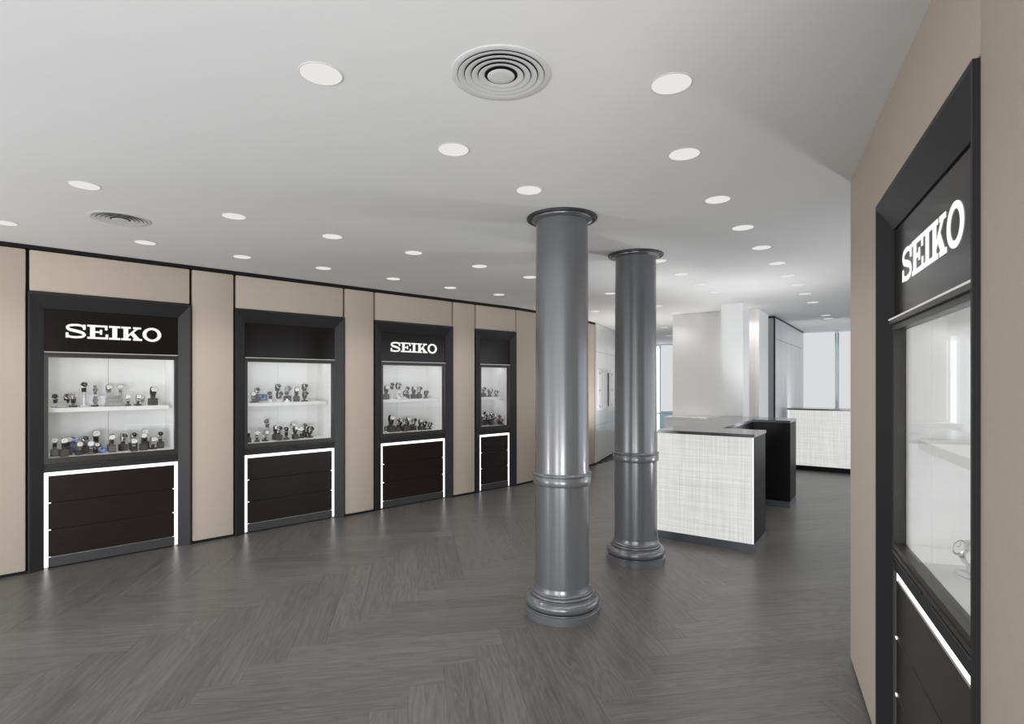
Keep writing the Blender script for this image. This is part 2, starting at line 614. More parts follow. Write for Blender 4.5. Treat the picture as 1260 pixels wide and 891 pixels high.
# ------------------------------------------------------------------ display cases
def stroke(path, w, closed=False, sub=6):
    """Catmull-Rom ribbon -> list of quads (2D)"""
    P = [Vector(p) for p in path]
    pts = []
    n = len(P)
    for i in range(n - 1):
        p0 = P[max(i - 1, 0)]; p1 = P[i]; p2 = P[i + 1]; p3 = P[min(i + 2, n - 1)]
        for k in range(sub):
            t = k / sub
            pts.append(0.5 * ((2 * p1) + (p2 - p0) * t + (2 * p0 - 5 * p1 + 4 * p2 - p3) * t * t + (3 * p1 - p0 - 3 * p2 + p3) * t ** 3))
    pts.append(P[-1])
    L, R = [], []
    for i, p in enumerate(pts):
        d = (pts[min(i + 1, len(pts) - 1)] - pts[max(i - 1, 0)]).normalized()
        nn = Vector((-d.y, d.x))
        hw = w(i / (len(pts) - 1)) / 2 if callable(w) else w / 2
        L.append(p + nn * hw); R.append(p - nn * hw)
    return [[L[i], L[i + 1], R[i + 1], R[i]] for i in range(len(pts) - 1)]


def rect(x0, x1, y0, y1):
    return [(x0, y0), (x1, y0), (x1, y1), (x0, y1)]


def glyph(c):
    """slab serif capitals, cap height 1: (polygons, width)"""
    if c == 'S':
        pl = stroke([(1.10, .74), (1.0, .865), (.78, .925), (.50, .925), (.24, .87), (.14, .735), (.27, .60), (.60, .515), (.95, .415), (1.10, .27), (.98, .125), (.72, .075), (.42, .075), (.20, .13), (.12, .27)],
                    lambda t: .15 + .06 * math.exp(-((t - .5) / .17) ** 2))
        return pl + [rect(1.02, 1.18, .62, .98), rect(.04, .20, .02, .38)], 1.22
    if c == 'E':
        return [rect(.16, .46, 0, 1), rect(0, 1.24, 0, .14), rect(0, 1.2, .86, 1), rect(.46, .78, .44, .57), rect(.74, .88, .33, .68), rect(1.08, 1.24, 0, .36), rect(1.04, 1.2, .66, 1)], 1.24
    if c == 'I':
        return [rect(.20, .50, 0, 1), rect(0, .70, 0, .14), rect(0, .70, .86, 1)], .70
    if c == 'K':
        return [rect(.14, .44, 0, 1), rect(0, .60, 0, .14), rect(0, .60, .86, 1), [(.42, .40), (.42, .24), (1.10, .90), (.90, .90)],
                [(.52, .50), (.72, .68), (1.20, .10), (.86, .10)], rect(.74, 1.26, .86, 1), rect(.74, 1.32, 0, .14)], 1.30
    if c == 'O':
        out = []
        for k in range(36):
            a, b = 2 * math.pi * k / 36, 2 * math.pi * (k + 1) / 36
            f = lambda t, rx, ry: (.62 + rx * math.cos(t), .5 + ry * math.sin(t))
            out.append([f(a, .62, .53), f(b, .62, .53), f(b, .37, .36), f(a, .37, .36)])
        return out, 1.24


GL = {c: glyph(c) for c in 'SEIKO'}
LET_ME = {}


def make_letters(parent, xc, zc, height, y):
    gap = 0.05
    tot = sum(GL[c][1] for c in 'SEIKO') + gap * 4
    x = -tot / 2
    for c in 'SEIKO':
        if c not in LET_ME:
            mb = MB()
            for poly in GL[c][0]:
                mb.prism([(p[0], p[1] - .5) for p in poly], -0.014, 0.0, axis='y')
            LET_ME[c] = mb.mesh('letter', 'letter_glow')
        o = link('letter', LET_ME[c], parent)
        o.location = (xc + x * height * 0.98, y, zc)
        o.scale = (height * 0.98, height, height)
        x += GL[c][1] + gap


IN = 0.10            # width of the splayed jambs
INT_D = 0.36         # depth of the lit interior


def display_case(name, pa, pb, lettering, label, led_side_glow=True):
    ang, W = angle_of(pa, pb)
    root = empty(name, pa, ang)
    tag(root, label, 'display case', 'lit display cases set into the walls')
    H = CASE_TOP
    g = 0.0005
    D0, D1, DB = -0.014, 0.028, 0.10
    TOPW = 0.125
    # splayed frame
    def jamb(x_out, x_in, s):
        def ring(z_of):
            return [(x_out, D0, z_of(x_out)), (x_out + s * 0.012, D0, z_of(x_out + s * .012)), (x_in, D1, z_of(x_in)), (x_in, DB, z_of(x_in)), (x_out, DB, z_of(x_out))]
        zt = lambda x: H - abs(x - x_out) / IN * TOPW
        return MB().loft(ring(lambda x: 0.0), ring(zt))
    jamb(g, IN, 1).build('left_jamb', 'frame', root)
    jamb(W - g, W - IN, -1).build('right_jamb', 'frame', root)
    def hring(x_of):
        out = []
        for (z, d) in ((H, D0), (H - .015, D0), (H - TOPW, D1), (H - TOPW, DB), (H, DB)):
            out.append((x_of(z), d, z))
        return out
    fx = lambda z: (H - z) / TOPW * IN
    MB().loft(hring(lambda z: g + fx(z) * (1 - g / IN)), hring(lambda z: W - g - fx(z) * (1 - g / IN))).build('head_jamb', 'frame', root)
    x0, x1 = IN, W - IN
    # sign
    sign = MB().box(x0, x1, 0.034, 0.08, 1.762, H - TOPW + 0.0, bev=0.002, seg=1).build('sign_panel', 'sign_gloss', root)
    if lettering:
        make_letters(sign, W / 2, 1.938, 0.118, 0.0337)
    MB().box(x0, x1, 0.016, 0.08, 1.738, 1.760, bev=0.002, seg=1).build('sign_ledge', 'door_frame', root)
    MB().box(x0 + .002, x1 - .002, 0.0125, 0.0155, 1.755, 1.760).build('light_line', 'thin_light', root)
    # glazed door with dark frame
    fz0, fz1, fb = 0.847, 1.737, 0.027
    gz0, gz1 = 0.893, 1.716
    df = MB()
    df.box(x0, x0 + fb, 0.026, 0.066, fz0, fz1).box(x1 - fb, x1, 0.026, 0.066, fz0, fz1)
    df.box(x0 + fb, x1 - fb, 0.026, 0.066, gz1, fz1).box(x0 + fb, x1 - fb, 0.026, 0.066, fz0, gz0)
    df.box(x0 + fb, x1 - fb, 0.020, 0.027, fz0 + .016, fz0 + .024)
    dfo = df.build('door_frame', 'door_frame', root)
    mid = (x0 + x1) / 2
    MB().box(x0 + fb, mid - .001, 0.042, 0.046, gz0, gz1).build('glass_pane', 'glass', dfo)
    MB().box(mid + .001, x1 - fb, 0.042, 0.046, gz0, gz1).build('glass_pane', 'glass', dfo)
    # lit interior
    a, b = x0 + fb - .004, x1 - fb + .004
    y0, y1 = 0.067, 0.067 + INT_D
    it = MB()
    it.box(a - .012, a, y0, y1, gz0 - .012, gz1 + .036).box(b, b + .012, y0, y1, gz0 - .012, gz1 + .036)
    it.box(a, b, y0, y1, gz0 - .012, gz0).box(a, b, y0, y1, gz1 + .024, gz1 + .036)
    it.box(a - .012, b + .012, y1 + .0125, y1 + .02, gz0 - .012, gz1 + .036)
    it.build('interior', 'case_white', root)
    for (u, v) in ((a - .01, mid - .0015), (mid + .0015, b + .01)):
        MB().box(u, v, y1, y1 + .012, gz0 - .012, gz1 + .036).build('back_panel', 'case_white', root)
    MB().box(a + .004, b - .035, y0 + 0.035, y1 - 0.002, 1.262, 1.298, bev=.002, seg=1).build('shelf', 'case_white', root)
    MB().box(a + .01, b - .01, y0 + .004, y0 + .016, gz1 + .012, gz1 + .022).build('lamp_strip', 'led', root)
    for (z, pw) in ((gz1 + .02, CASE_W), (1.258, CASE_W * .6)):
        area_light('case_lamp', ((a + b) / 2, (y0 + y1) / 2 - .02, z), (0, 0.25, -1), (b - a) * .9, 0.16, pw * W / 1.146, parent=root)
    # apron with two finger pulls
    ap = MB().box(x0, x1, 0.036, 0.10, 0.780, fz0 - .002).build('apron', 'frame', root)
    for (u, v) in ((x0 + .02, mid - .06), (mid + .06, x1 - .02)):
        MB().box(u, v, 0.028, 0.037, fz0 - .016, fz0 - .008).build('pull', 'door_frame', ap)
    # light strips round the drawers
    st = 0.027
    def led(u, v, z0, z1):
        mb = MB().box(u, v, 0.041, 0.050, z0, z1)
        return mb
    led(x0, x1, 0.751, 0.778).build('light_strip', 'led', root)
    mb = led(x0, x0 + st, 0.012, 0.751)
    mc = led(x1 - st, x1, 0.012, 0.751)
    for z in (0.092, 0.313, 0.532):  # glowing ticks painted in for strip light spilling onto the drawer gaps
        mb.box(x0 + st, x0 + st + .016, 0.031, 0.0335, z - .0035, z + .0035)
        mc.box(x1 - st - .016, x1 - st, 0.031, 0.0335, z - .0035, z + .0035)
    mb.build('light_strip', 'led', root)
    mc.build('light_strip', 'led', root)
    # three drawers and the plinth
    MB().box(x0 + st, x1 - st, 0.057, 0.10, 0.0, 0.75).build('carcass', 'black_gap', root)
    for (z0, z1) in ((0.095, 0.311), (0.315, 0.530), (0.534, 0.750)):
        MB().box(x0 + st + .001, x1 - st - .001, 0.034, 0.057, z0, z1, bev=.0015, seg=1).build('drawer', 'drawer', root)
    MB().box(x0 + st, x1 - st, 0.030, 0.057, 0.012, 0.089, bev=.001, seg=1).build('plinth', 'plinth', root)
    MB().box(x0 + st, x1 - st, 0.029, 0.057, 0.0895, 0.0935).build('plinth_edge', 'aluminium', root)
    return root, ang, W


CASES = []
case_desc = ['left wall display case nearest the camera with lit white lettering and drawers below',
             'left wall display case second from the camera with plain dark header over a lit window',
             'left wall display case third from the camera with lit white lettering over watches',
             'narrow display case at far end of left wall beside the grey column, plain header']
for k, (a, b) in enumerate(CASE_PX):
    CASES.append(display_case('display_case', left_wall_pt(a), left_wall_pt(b), k in (0, 2), case_desc[k]))
CASES.append(display_case('display_case', caseR0, caseR1, True, 'near display case in the right wall seen edge on, lit lettering and almost empty shelves'))

# ------------------------------------------------------------------ watches and stands inside the cases
def band_mesh(rx, rz, wid, th, mat, seg=18, gapdeg=0):
    mb = MB()
    prof = []
    n = seg
    rings = []
    for k in range(n):
        t = 2 * math.pi * k / n
        c, s = math.cos(t), math.sin(t)
        rings.append([(x, r1 * c, r2 * s) for (x, r1, r2) in ((-wid / 2, rx, rz), (wid / 2, rx, rz), (wid / 2, rx - th, rz - th), (-wid / 2, rx - th, rz - th))])
    V = [[mb.bm.verts.new(p) for p in R] for R in rings]
    for k in range(n):
        A, B = V[k], V[(k + 1) % n]
        for j in range(4):
            mb.bm.faces.new((A[j], A[(j + 1) % 4], B[(j + 1) % 4], B[j]))
    return mb.mesh('strap', mat, 50)


TILT = Matrix.Rotation(math.radians(62), 4, 'X')     # disc axis leans to the front
WM = {}
WM['strap_dark'] = band_mesh(.024, .032, .020, .004, 'leather')
WM['strap_steel'] = band_mesh(.024, .032, .020, .004, 'steel')
WM['strap_gold'] = band_mesh(.024, .032, .018, .004, 'gold_steel')
headM = Matrix.Translation((0, -.022, .012)) @ TILT
WM['case_steel'] = MB().lathe([(0, -.003), (.0185, -.003), (.0205, .002), (.0205, .007), (.018, .009), (.0165, .0085), (.0165, .006), (0, .006)], 20, headM).mesh('watch_case', 'steel', 40)
WM['case_gold'] = MB().lathe([(0, -.003), (.0165, -.003), (.0185, .002), (.0185, .007), (.016, .009), (.015, .0085), (.015, .006), (0, .006)], 20, headM).mesh('watch_case', 'gold_steel', 40)
WM['dial_black'] = MB().lathe([(0, .0066), (.0162, .0066), (.0162, .0072), (0, .0072)], 20, headM).mesh('dial', 'dial_black')
WM['dial_white'] = MB().lathe([(0, .0066), (.0162, .0066), (.0162, .0072), (0, .0072)], 20, headM).mesh('dial', 'dial_white')
hands = MB()
hands.box(-.0007, .0007, 0, .011, .0074, .008, M=headM).box(-.008, 0, -.0007, .0007, .0074, .008, M=headM)
WM['hands'] = hands.mesh('hands', 'steel')
crown = MB().lathe([(0, 0), (.003, 0), (.003, .005), (0, .005)], 8, headM @ Matrix.Translation((.0205, 0, .003)) @ Matrix.Rotation(math.pi / 2, 4, 'Y'))
WM['crown'] = crown.mesh('crown', 'steel')


def stand_mesh(kind):
    mb = MB()
    if kind == 'block':
        mb.box(-.0215, .0215, -.024, .024, 0, .046, bev=.002, seg=1)
        mb.box(-.011, .011, -.008, .012, .046, .062)
        return mb.mesh('stand', 'dark_block')
    if kind == 'low':
        mb.box(-.02, .02, -.022, .023, 0, .012, bev=.002, seg=1)
        mb.box(-.008, .008, -.006, .008, .012, .03)
        return mb.mesh('stand', 'dark_block')
    if kind == 'pale':
        mb.box(-.02, .02, -.022, .023, 0, .012, bev=.002, seg=1)
        mb.box(-.008, .008, -.006, .008, .012, .03)
        return mb.mesh('stand', 'acrylic_white')
    if kind == 'tall':
        mb.box(-.022, .022, -.022, .022, 0, .008, bev=.001, seg=1)
        mb.lathe([(.009, .008), (.007, .02), (.007, .085), (.011, .095), (0, .095)], 12)
        return mb.mesh('stand', 'acrylic_white', 40)


BASE_H = {'block': .058, 'low': .026, 'pale': .026, 'tall': .088}
STM = {k: stand_mesh(k) for k in BASE_H}
KINDS = {
    'block_dark': ('block', 'dark', 'steel', 'white', 'black strapped steel watch on block'),
    'block_steel': ('block', 'steel', 'steel', 'black', 'black dialled bracelet watch on block'),
    'low_steel': ('low', 'steel', 'steel', 'white', 'pale dialled bracelet watch on stand'),
    'low_dark': ('low', 'dark', 'steel', 'black', 'dark strapped watch on low stand'),
    'low_gold': ('low', 'gold', 'gold', 'white', 'gold toned watch on low stand'),
    'pale_dark': ('pale', 'dark', 'steel', 'black', 'dark watch on white stand'),
    'pale_steel': ('pale', 'steel', 'steel', 'white', 'pale watch on white stand'),
    'tall_dark': ('tall', 'dark', 'steel', 'black', 'dark watch on tall white post'),
    'tall_steel': ('tall', 'steel', 'steel', 'white', 'steel watch on tall white post'),
}
PROTO = {}


def make_watch(kind):
    st, strap, case, dial, _ = KINDS[kind]
    root = empty('wristwatch')
    link('stand', STM[st], root)
    z = BASE_H[st] + .032
    for nm, me in (('strap', WM['strap_' + strap]), ('watch_case', WM['case_' + case]), ('dial', WM['dial_' + dial]), ('hands', WM['hands']), ('crown', WM['crown'])):
        o = link(nm, me, root)
        o.location = (0, 0, z)
    return root


def make_card(kind):
    root = empty('display_card')
    w, h = (.115, .10) if kind == 'card_big' else (.06, .055)
    M = Matrix.Rotation(math.radians(-12), 4, 'X')
    MB().box(-w / 2, w / 2, -.002, .002, 0.002, h, M=M).build('card', 'blue_card', root)
    MB().box(-.012, .012, .006, .010, 0.0, h * .75, M=Matrix.Translation((0, .02, 0)) @ Matrix.Rotation(math.radians(12), 4, 'X')).build('easel', 'card_white', root)
    return root


def make_plinth(kind):
    root = empty('display_plinth')
    if kind == 'bar':
        MB().box(-.055, .055, -.022, .022, 0, .024, bev=.002, seg=1).build('base', 'silver_block', root)
        MB().box(-.05, .05, -.018, .018, .024, .027).build('pad', 'dark_block', root)
    elif kind == 'set':
        MB().box(-.06, .06, -.028, .03, 0, .03, bev=.002, seg=1).build('base', 'silver_block', root)
        MB().box(-.052, .052, -.012, .03, .03, .058, bev=.002, seg=1).build('step', 'silver_block', root)
        MB().box(-.044, .044, .004, .03, .058, .082, bev=.002, seg=1).build('step', 'silver_block', root)
    elif kind == 'white_box':
        MB().box(-.028, .028, -.028, .028, 0, .085, bev=.002, seg=1).build('base', 'acrylic_white', root)
        MB().box(-.03, .03, -.03, .03, .085, .092, bev=.001, seg=1).build('lid', 'acrylic_white', root)
    elif kind == 'tower':
        MB().box(-.02, .02, -.02, .02, 0, .012, bev=.001, seg=1).build('base', 'dark_block', root)
        MB().box(-.012, .012, -.004, .006, .012, .17, bev=.002, seg=1).build('post', 'acrylic_white', root)
        for (z0, z1) in ((.02, .082), (.095, .168)):
            o = MB().lathe([(0, 0), (.0165, 0), (.0185, .006), (.016, .010), (0, .010)], 18, Matrix.Translation((0, -.006, (z0 + z1) / 2)) @ Matrix.Rotation(math.pi / 2, 4, 'X')).build('watch_case', 'steel', root, 40)
            bb = MB()
            for q in range(8):
                zz = z0 + (z1 - z0) * q / 8
                bb.box(-.010, .010, -.011, -.004, zz, zz + (z1 - z0) / 8 - .0015)
            bb.build('bracelet', 'gold_steel', root)
    return root


NONW = {'card_big': ('blue printed card on easel', 'card', make_card), 'card_small': ('small blue card on easel', 'card', make_card),
        'bar': ('low silver bar plinth', 'plinth', make_plinth), 'set': ('wide stepped silver plinth', 'plinth', make_plinth),
        'white_box': ('plain white lidded box', 'box', make_plinth), 'tower': ('tall stand with two bracelet watches', 'watch stand', make_plinth)}

SHELF_Z = {'u': 1.298, 'l': 0.893}
CASE_WORD = ['nearest left case', 'second left case', 'third left case', 'narrow fourth left case', 'right wall case']
SHELF_WORD = {'u': 'upper shelf', 'l': 'lower shelf'}
ORD = ['first', 'second', 'third', 'fourth', 'fifth', 'sixth', 'seventh', 'eighth', 'ninth', 'tenth', 'eleventh', 'twelfth', 'thirteenth', 'fourteenth', 'fifteenth', 'sixteenth', 'seventeenth', 'eighteenth', 'nineteenth', 'twentieth', 'twenty-first', 'twenty-second', 'twenty-third', 'twenty-fourth']


def s_on_ray(ci, px, d):
    """distance along the case at which the photo column px meets depth d behind the wall face"""
    root, ang, W = CASES[ci]
    ox, oy = root.location.x, root.location.y
    ux, uy, nx, ny = math.cos(ang), math.sin(ang), -math.sin(ang), math.cos(ang)
    r = (px - CX) / FPX
    # ox+ux s+nx d = r (oy+uy s+ny d)
    return (r * (oy + ny * d) - ox - nx * d) / (ux - r * uy)


def place_items(ci, shelf, rows):
    """rows: (photo column, depth behind the wall face, kind, turn, scale, lift)"""
    root, ang, W = CASES[ci]
    rows = [tuple(r[:3]) + (r[3] if len(r) > 3 else 0, (r[4] if len(r) > 4 else 1.0) * (1.28 if r[2] in KINDS else 1.12)) for r in rows]
    rows = sorted(rows, key=lambda r: r[0])
    spots = []
    for row in rows:
        sc = row[4] if len(row) > 4 else 1.0
        rad = {'card_big': .05, 'card_small': .036, 'bar': .05, 'set': .055, 'white_box': .042, 'tower': .03, 'tall_dark': .032, 'tall_steel': .032,
               'block_dark': .0335, 'block_steel': .0335}.get(row[2], .0315) * sc
        spots.append([s_on_ray(ci, row[0], row[1]), row[1], rad])
    for _ in range(500):
        for p in range(len(spots)):
            for q in range(p + 1, len(spots)):
                A, B = spots[p], spots[q]
                ds, dd = B[0] - A[0], B[1] - A[1]
                L = math.hypot(ds, dd) or 1e-4
                need = A[2] + B[2] + .002
                if L < need:
                    m = (need - L) / 2
                    A[0] -= ds / L * m * .6; B[0] += ds / L * m * .6
                    A[1] -= dd / L * m; B[1] += dd / L * m
        for A in spots:
            A[0] = min(max(A[0], .135 + A[2]), W - .135 - A[2])
            A[1] = min(max(A[1], (.075 if shelf == 'l' else .112) + A[2]), .40 - A[2])
    for k, row in enumerate(rows):
        px, d, kind = row[:3]
        turn = row[3] if len(row) > 3 else 0
        sc = row[4] if len(row) > 4 else 1.0
        lift = row[5] if len(row) > 5 else 0.0
        s, d = spots[k][:2]
        if kind not in PROTO:
            PROTO[kind] = make_watch(kind) if kind in KINDS else NONW[kind][2](kind)
            o = PROTO[kind]
        else:
            o = copy_tree(PROTO[kind])
        ux, uy, nx, ny = math.cos(ang), math.sin(ang), -math.sin(ang), math.cos(ang)
        o.location = (root.location.x + ux * s + nx * d, root.location.y + uy * s + ny * d, SHELF_Z[shelf] + lift + .0012)
        o.rotation_euler = (0, 0, ang + math.radians(turn))
        o.scale = (sc, sc, sc)
        what = KINDS[kind][4] if kind in KINDS else NONW[kind][0]
        cat = 'watch' if kind in KINDS else NONW[kind][1]
        tag(o, f'{what}, {ORD[k]} from left, {SHELF_WORD[shelf]} of {CASE_WORD[ci]}', cat,
            f'watches and stands on the {SHELF_WORD[shelf]} of the {CASE_WORD[ci]}')


def zx(origin, scale, lst):
    return [(origin + r[0] / scale,) + tuple(r[1:]) for r in lst]


place_items(0, 'u', zx(50, 5.94, [
    (122, .25, 'pale_dark', -10), (160, .19, 'set', 0, .62), (184, .27, 'pale_dark', 10), (240, .22, 'low_dark', -15), (312, .26, 'tall_dark', 0, 1.1),
    (345, .31, 'white_box', 0, 1.0), (400, .22, 'tower', 8), (452, .27, 'white_box', 0, .9), (490, .32, 'tall_steel', 10), (550, .22, 'set', 0, 1.0),
    (582, .33, 'tall_steel', -10), (642, .21, 'low_steel', -8, .9), (692, .21, 'low_steel', 8, .9), (760, .25, 'pale_steel', -20, .8), (805, .24, 'block_dark', 12, 1.1)]))
place_items(0, 'l', zx(50, 5.94, [
    (82, .16, 'block_dark', -6), (146, .16, 'block_dark', 4), (206, .17, 'block_dark', -4), (262, .17, 'low_gold', 8), (296, .34, 'card_big', 0, 1.25), (322, .22, 'block_steel', 10),
    (356, .17, 'low_steel', -8), (384, .28, 'block_dark', 0, 1.25), (410, .22, 'low_gold', 12, .8), (454, .17, 'card_small', 10, .9), (512, .18, 'block_dark', -8), (552, .25, 'block_steel', 5),
    (606, .24, 'block_steel', 12), (655, .22, 'low_dark', -6), (686, .17, 'low_steel', 0), (700, .29, 'block_steel', 12), (745, .27, 'block_dark', -8, 1.2), (772, .21, 'block_dark', 0), (806, .2, 'low_steel', 10), (848, .22, 'block_steel', -6)]))
place_items(1, 'u', zx(290, 6.854, [
    (148, .2, 'low_steel', -10), (186, .24, 'block_steel', 4), (236, .28, 'card_small', 6, 1.4), (226, .19, 'bar', 0, .7), (306, .22, 'pale_dark', -30), (352, .28, 'tall_dark', 5, 1.0), (374, .20, 'pale_dark', 20),
    (408, .20, 'pale_dark', -25), (446, .22, 'block_steel', 6, 1.1), (508, .22, 'block_dark', -4), (578, .28, 'tall_dark', 10, 1.0), (566, .19, 'low_dark', 8)]))
place_items(1, 'l', zx(290, 6.854, [
    (108, .17, 'block_dark', -8, .85), (188, .18, 'low_steel', -14), (240, .18, 'low_steel', 14), (282, .3, 'tall_dark', -30, 1.15), (326, .26, 'block_dark', 6), (372, .18, 'block_steel', 0),
    (430, .18, 'low_dark', -20, 1.2), (476, .27, 'tall_steel', 14, .9), (488, .17, 'block_dark', 10, .9), (552, .25, 'low_steel', -20, 1.1), (574, .3, 'block_steel', 0, 1.0), (622, .22, 'low_dark', 20, 1.1)]))
place_items(2, 'u', zx(460, 8.1, [
    (122, .2, 'block_dark', -4, 1.1), (184, .28, 'tall_dark', -16, 1.05), (236, .28, 'tall_dark', 16, 1.05), (264, .2, 'pale_steel', -30), (308, .2, 'pale_dark', 25, .9), (352, .22, 'block_steel', -10),
    (386, .22, 'block_dark', 0), (434, .22, 'block_steel', 10), (518, .21, 'low_dark', 0, .9)]))
place_items(2, 'l', zx(460, 8.1, [
    (120, .15, 'pale_dark', 10, .7), (186, .2, 'block_dark', 0, 1.35), (240, .2, 'block_steel', -8), (272, .27, 'block_dark', 0), (300, .2, 'block_steel', 6, 1.05), (340, .2, 'block_dark', -6, 1.1), (372, .27, 'low_steel', 0),
    (404, .22, 'block_steel', 8), (440, .2, 'block_dark', 0, .9), (478, .2, 'low_dark', -6), (512, .22, 'low_steel', 10), (545, .2, 'low_dark', 14, .8)]))
place_items(3, 'u', zx(580, 8.1, [
    (104, .2, 'low_dark', 0), (134, .24, 'block_steel', 0, .9), (164, .2, 'low_steel', 10), (186, .26, 'low_dark', 0, 1.0), (246, .2, 'low_dark', 12, .8)]))
place_items(3, 'l', zx(580, 8.1, [
    (108, .2, 'block_dark', 0, 1.1), (142, .2, 'block_steel', -8), (158, .28, 'block_dark', 4, 1.2), (184, .2, 'block_steel', 4, 1.1), (214, .22, 'block_dark', 0), (246, .22, 'low_steel', 6, 1.2), (260, .28, 'block_dark', -8),
    (292, .2, 'low_gold', 0, 1.1), (322, .22, 'block_steel', 10, .9)]))
place_items(4, 'l', [(1195, .17, 'pale_steel', 20, 1.0)])

# ------------------------------------------------------------------ cast iron columns
def column(loc, label):
    root = empty('column', loc)
    tag(root, label, 'column', 'grey cast iron columns')
    root['kind'] = 'thing'
    MB().lathe([(0, 0), (.246, 0), (.246, .046), (.240, .050), (0, .050)], 72).build('plinth', 'column_paint', root, 40)
    tor = [(0, .050), (.232, .050), (.232, .058)]
    for k in range(11):
        t = -math.pi / 2 + math.pi * k / 10
        tor.append((.212 + .034 * math.cos(t), .091 + .033 * math.sin(t)))
    tor += [(.208, .126), (.208, .130)]
    for k in range(7):
        t = -math.pi / 2 + math.pi * k / 6
        tor.append((.200 + .008 * math.cos(t), .138 + .008 * math.sin(t)))
    tor += [(.197, .148)]
    for k in range(7):
        t = -math.pi / 2 + math.pi * k / 6
        tor.append((.190 + .007 * math.cos(t), .156 + .007 * math.sin(t)))
    tor += [(.184, .166), (.180, .178), (.1775, .195), (0, .195)]
    MB().lathe(tor, 72).build('base_moulding', 'column_paint', root, 40)
    MB().lathe([(0, .18), (.1775, .18), (.1765, .85), (0, .85)], 72).build('lower_shaft', 'column_paint', root, 40)
    MB().lathe([(0, .846), (.184, .846), (.190, .850), (.192, .858), (.192, .896), (.189, .902), (.189, .904), (.194, .908), (.196, .914), (.194, .920), (.186, .926), (0, .926)], 72).build('collar', 'column_paint', root, 40)
    MB().lathe([(0, .92), (.180, .92), (.177, .95), (.170, 2.55), (.170, CEIL), (0, CEIL)], 72).build('upper_shaft', 'column_paint', root, 40)
    rim = [(.200, CEIL - .0005), (.2315, CEIL - .0005), (.2335, CEIL - .006), (.2315, CEIL - .014), (.222, CEIL - .018), (.206, CEIL - .012), (.200, CEIL - .012)]
    MB().lathe(rim, 72, close=True).build('ceiling_rim', 'column_rim', root, 40)
    cap = [(.168, CEIL - .001), (.2, CEIL - .001), (.203, CEIL - .010), (.199, CEIL - .022), (.188, CEIL - .026), (.176, CEIL - .034), (.168, CEIL - .034)]
    MB().lathe(cap, 72, close=True).build('capital_ring', 'column_paint', root, 40)
    return root


column((0.330, 3.656, 0), 'nearer thick grey metallic column standing alone on the plank floor')
column((1.055, 4.720, 0), 'farther grey metallic column in front of the lit white counter')

# ------------------------------------------------------------------ counters
def uw(A, u, w):
    """local to a counter: x along -U (right), y along W"""
    return (-u, w)


A0 = Vector((2.139, 4.873, 0))
uc = empty('sales_counter', A0, ANG_U)
tag(uc, 'U shaped black counter with backlit white woven front beside the farther column', 'counter')
Upts = [(0, 0), (0, .55), (-.41, .55), (-.41, 2.10), (0, 2.10), (0, 2.62), (-.88, 2.62), (-.88, 0)]


def inset_poly(pts, e):
    out = []
    n = len(pts)
    for i in range(n):
        p0, p1, p2 = Vector(pts[i - 1]), Vector(pts[i]), Vector(pts[(i + 1) % n])
        d1 = (p1 - p0).normalized(); d2 = (p2 - p1).normalized()
        n1 = Vector((-d1.y, d1.x)); n2 = Vector((-d2.y, d2.x))
        out.append(tuple(p1 + (n1 + n2) * e))
    return out


def ushape(mb, pts, z0, z1):
    # split into three boxes so that faces stay convex
    x0 = pts[7][0]; x1 = pts[0][0]; xi = pts[2][0]
    mb.box(x0, xi, pts[7][1], pts[5][1], z0, z1)
    mb.box(xi, x1, pts[0][1], pts[1][1], z0, z1)
    mb.box(xi, x1, pts[4][1], pts[5][1], z0, z1)
    return mb


bodyp = inset_poly(Upts, .010)
MB().prism(bodyp, 0.075, 1.02).build('body', 'counter_black', uc)
MB().prism(inset_poly(Upts, .006), 0.0, 0.075).build('plinth', 'counter_plinth', uc)
MB().prism(Upts, 1.0225, 1.05).build('countertop', 'counter_top', uc)
MB().box(-.872, -.018, -.004, .010, .080, 1.020).build('lit_panel', 'lit_weave', uc)
eb = MB().box(-.018, -.008, -.004, .010, .080, 1.020).box(-.878, -.872, -.004, .010, .080, 1.020)
eb.build('panel_edge', 'letter_glow', uc)
for (x, y0, y1) in ((0, 0.02, .53), (0, 2.12, 2.6)):
    MB().box(x - .012, x - .004, y0, y1, .082, 1.018, bev=.001, seg=1).build('end_panel', 'counter_black', uc)

bc = empty('rear_counter', (4.795, 9.59, 0), ANG_U)
tag(bc, 'straight counter at the back by the window with backlit white front and thin dark top', 'counter')
BL = 2.6
MB().box(0.01, BL, .012, .6, .08, 1.03).build('body', 'counter_black', bc)
MB().box(0.0, BL, .02, .58, 0, .08).build('plinth', 'counter_black', bc)
MB().box(-.02, BL + .02, -.015, .62, 1.032, 1.056, bev=.002, seg=1).build('countertop', 'counter_top', bc)
for k in range(2):
    MB().box(.012 + BL / 2 * k, BL / 2 * (k + 1) - .006, 0, .012, .085, 1.03).build('lit_panel', 'lit_weave', bc)
MB().box(0.0, 0.012, 0, .012, .085, 1.03).build('panel_edge', 'letter_glow', bc)

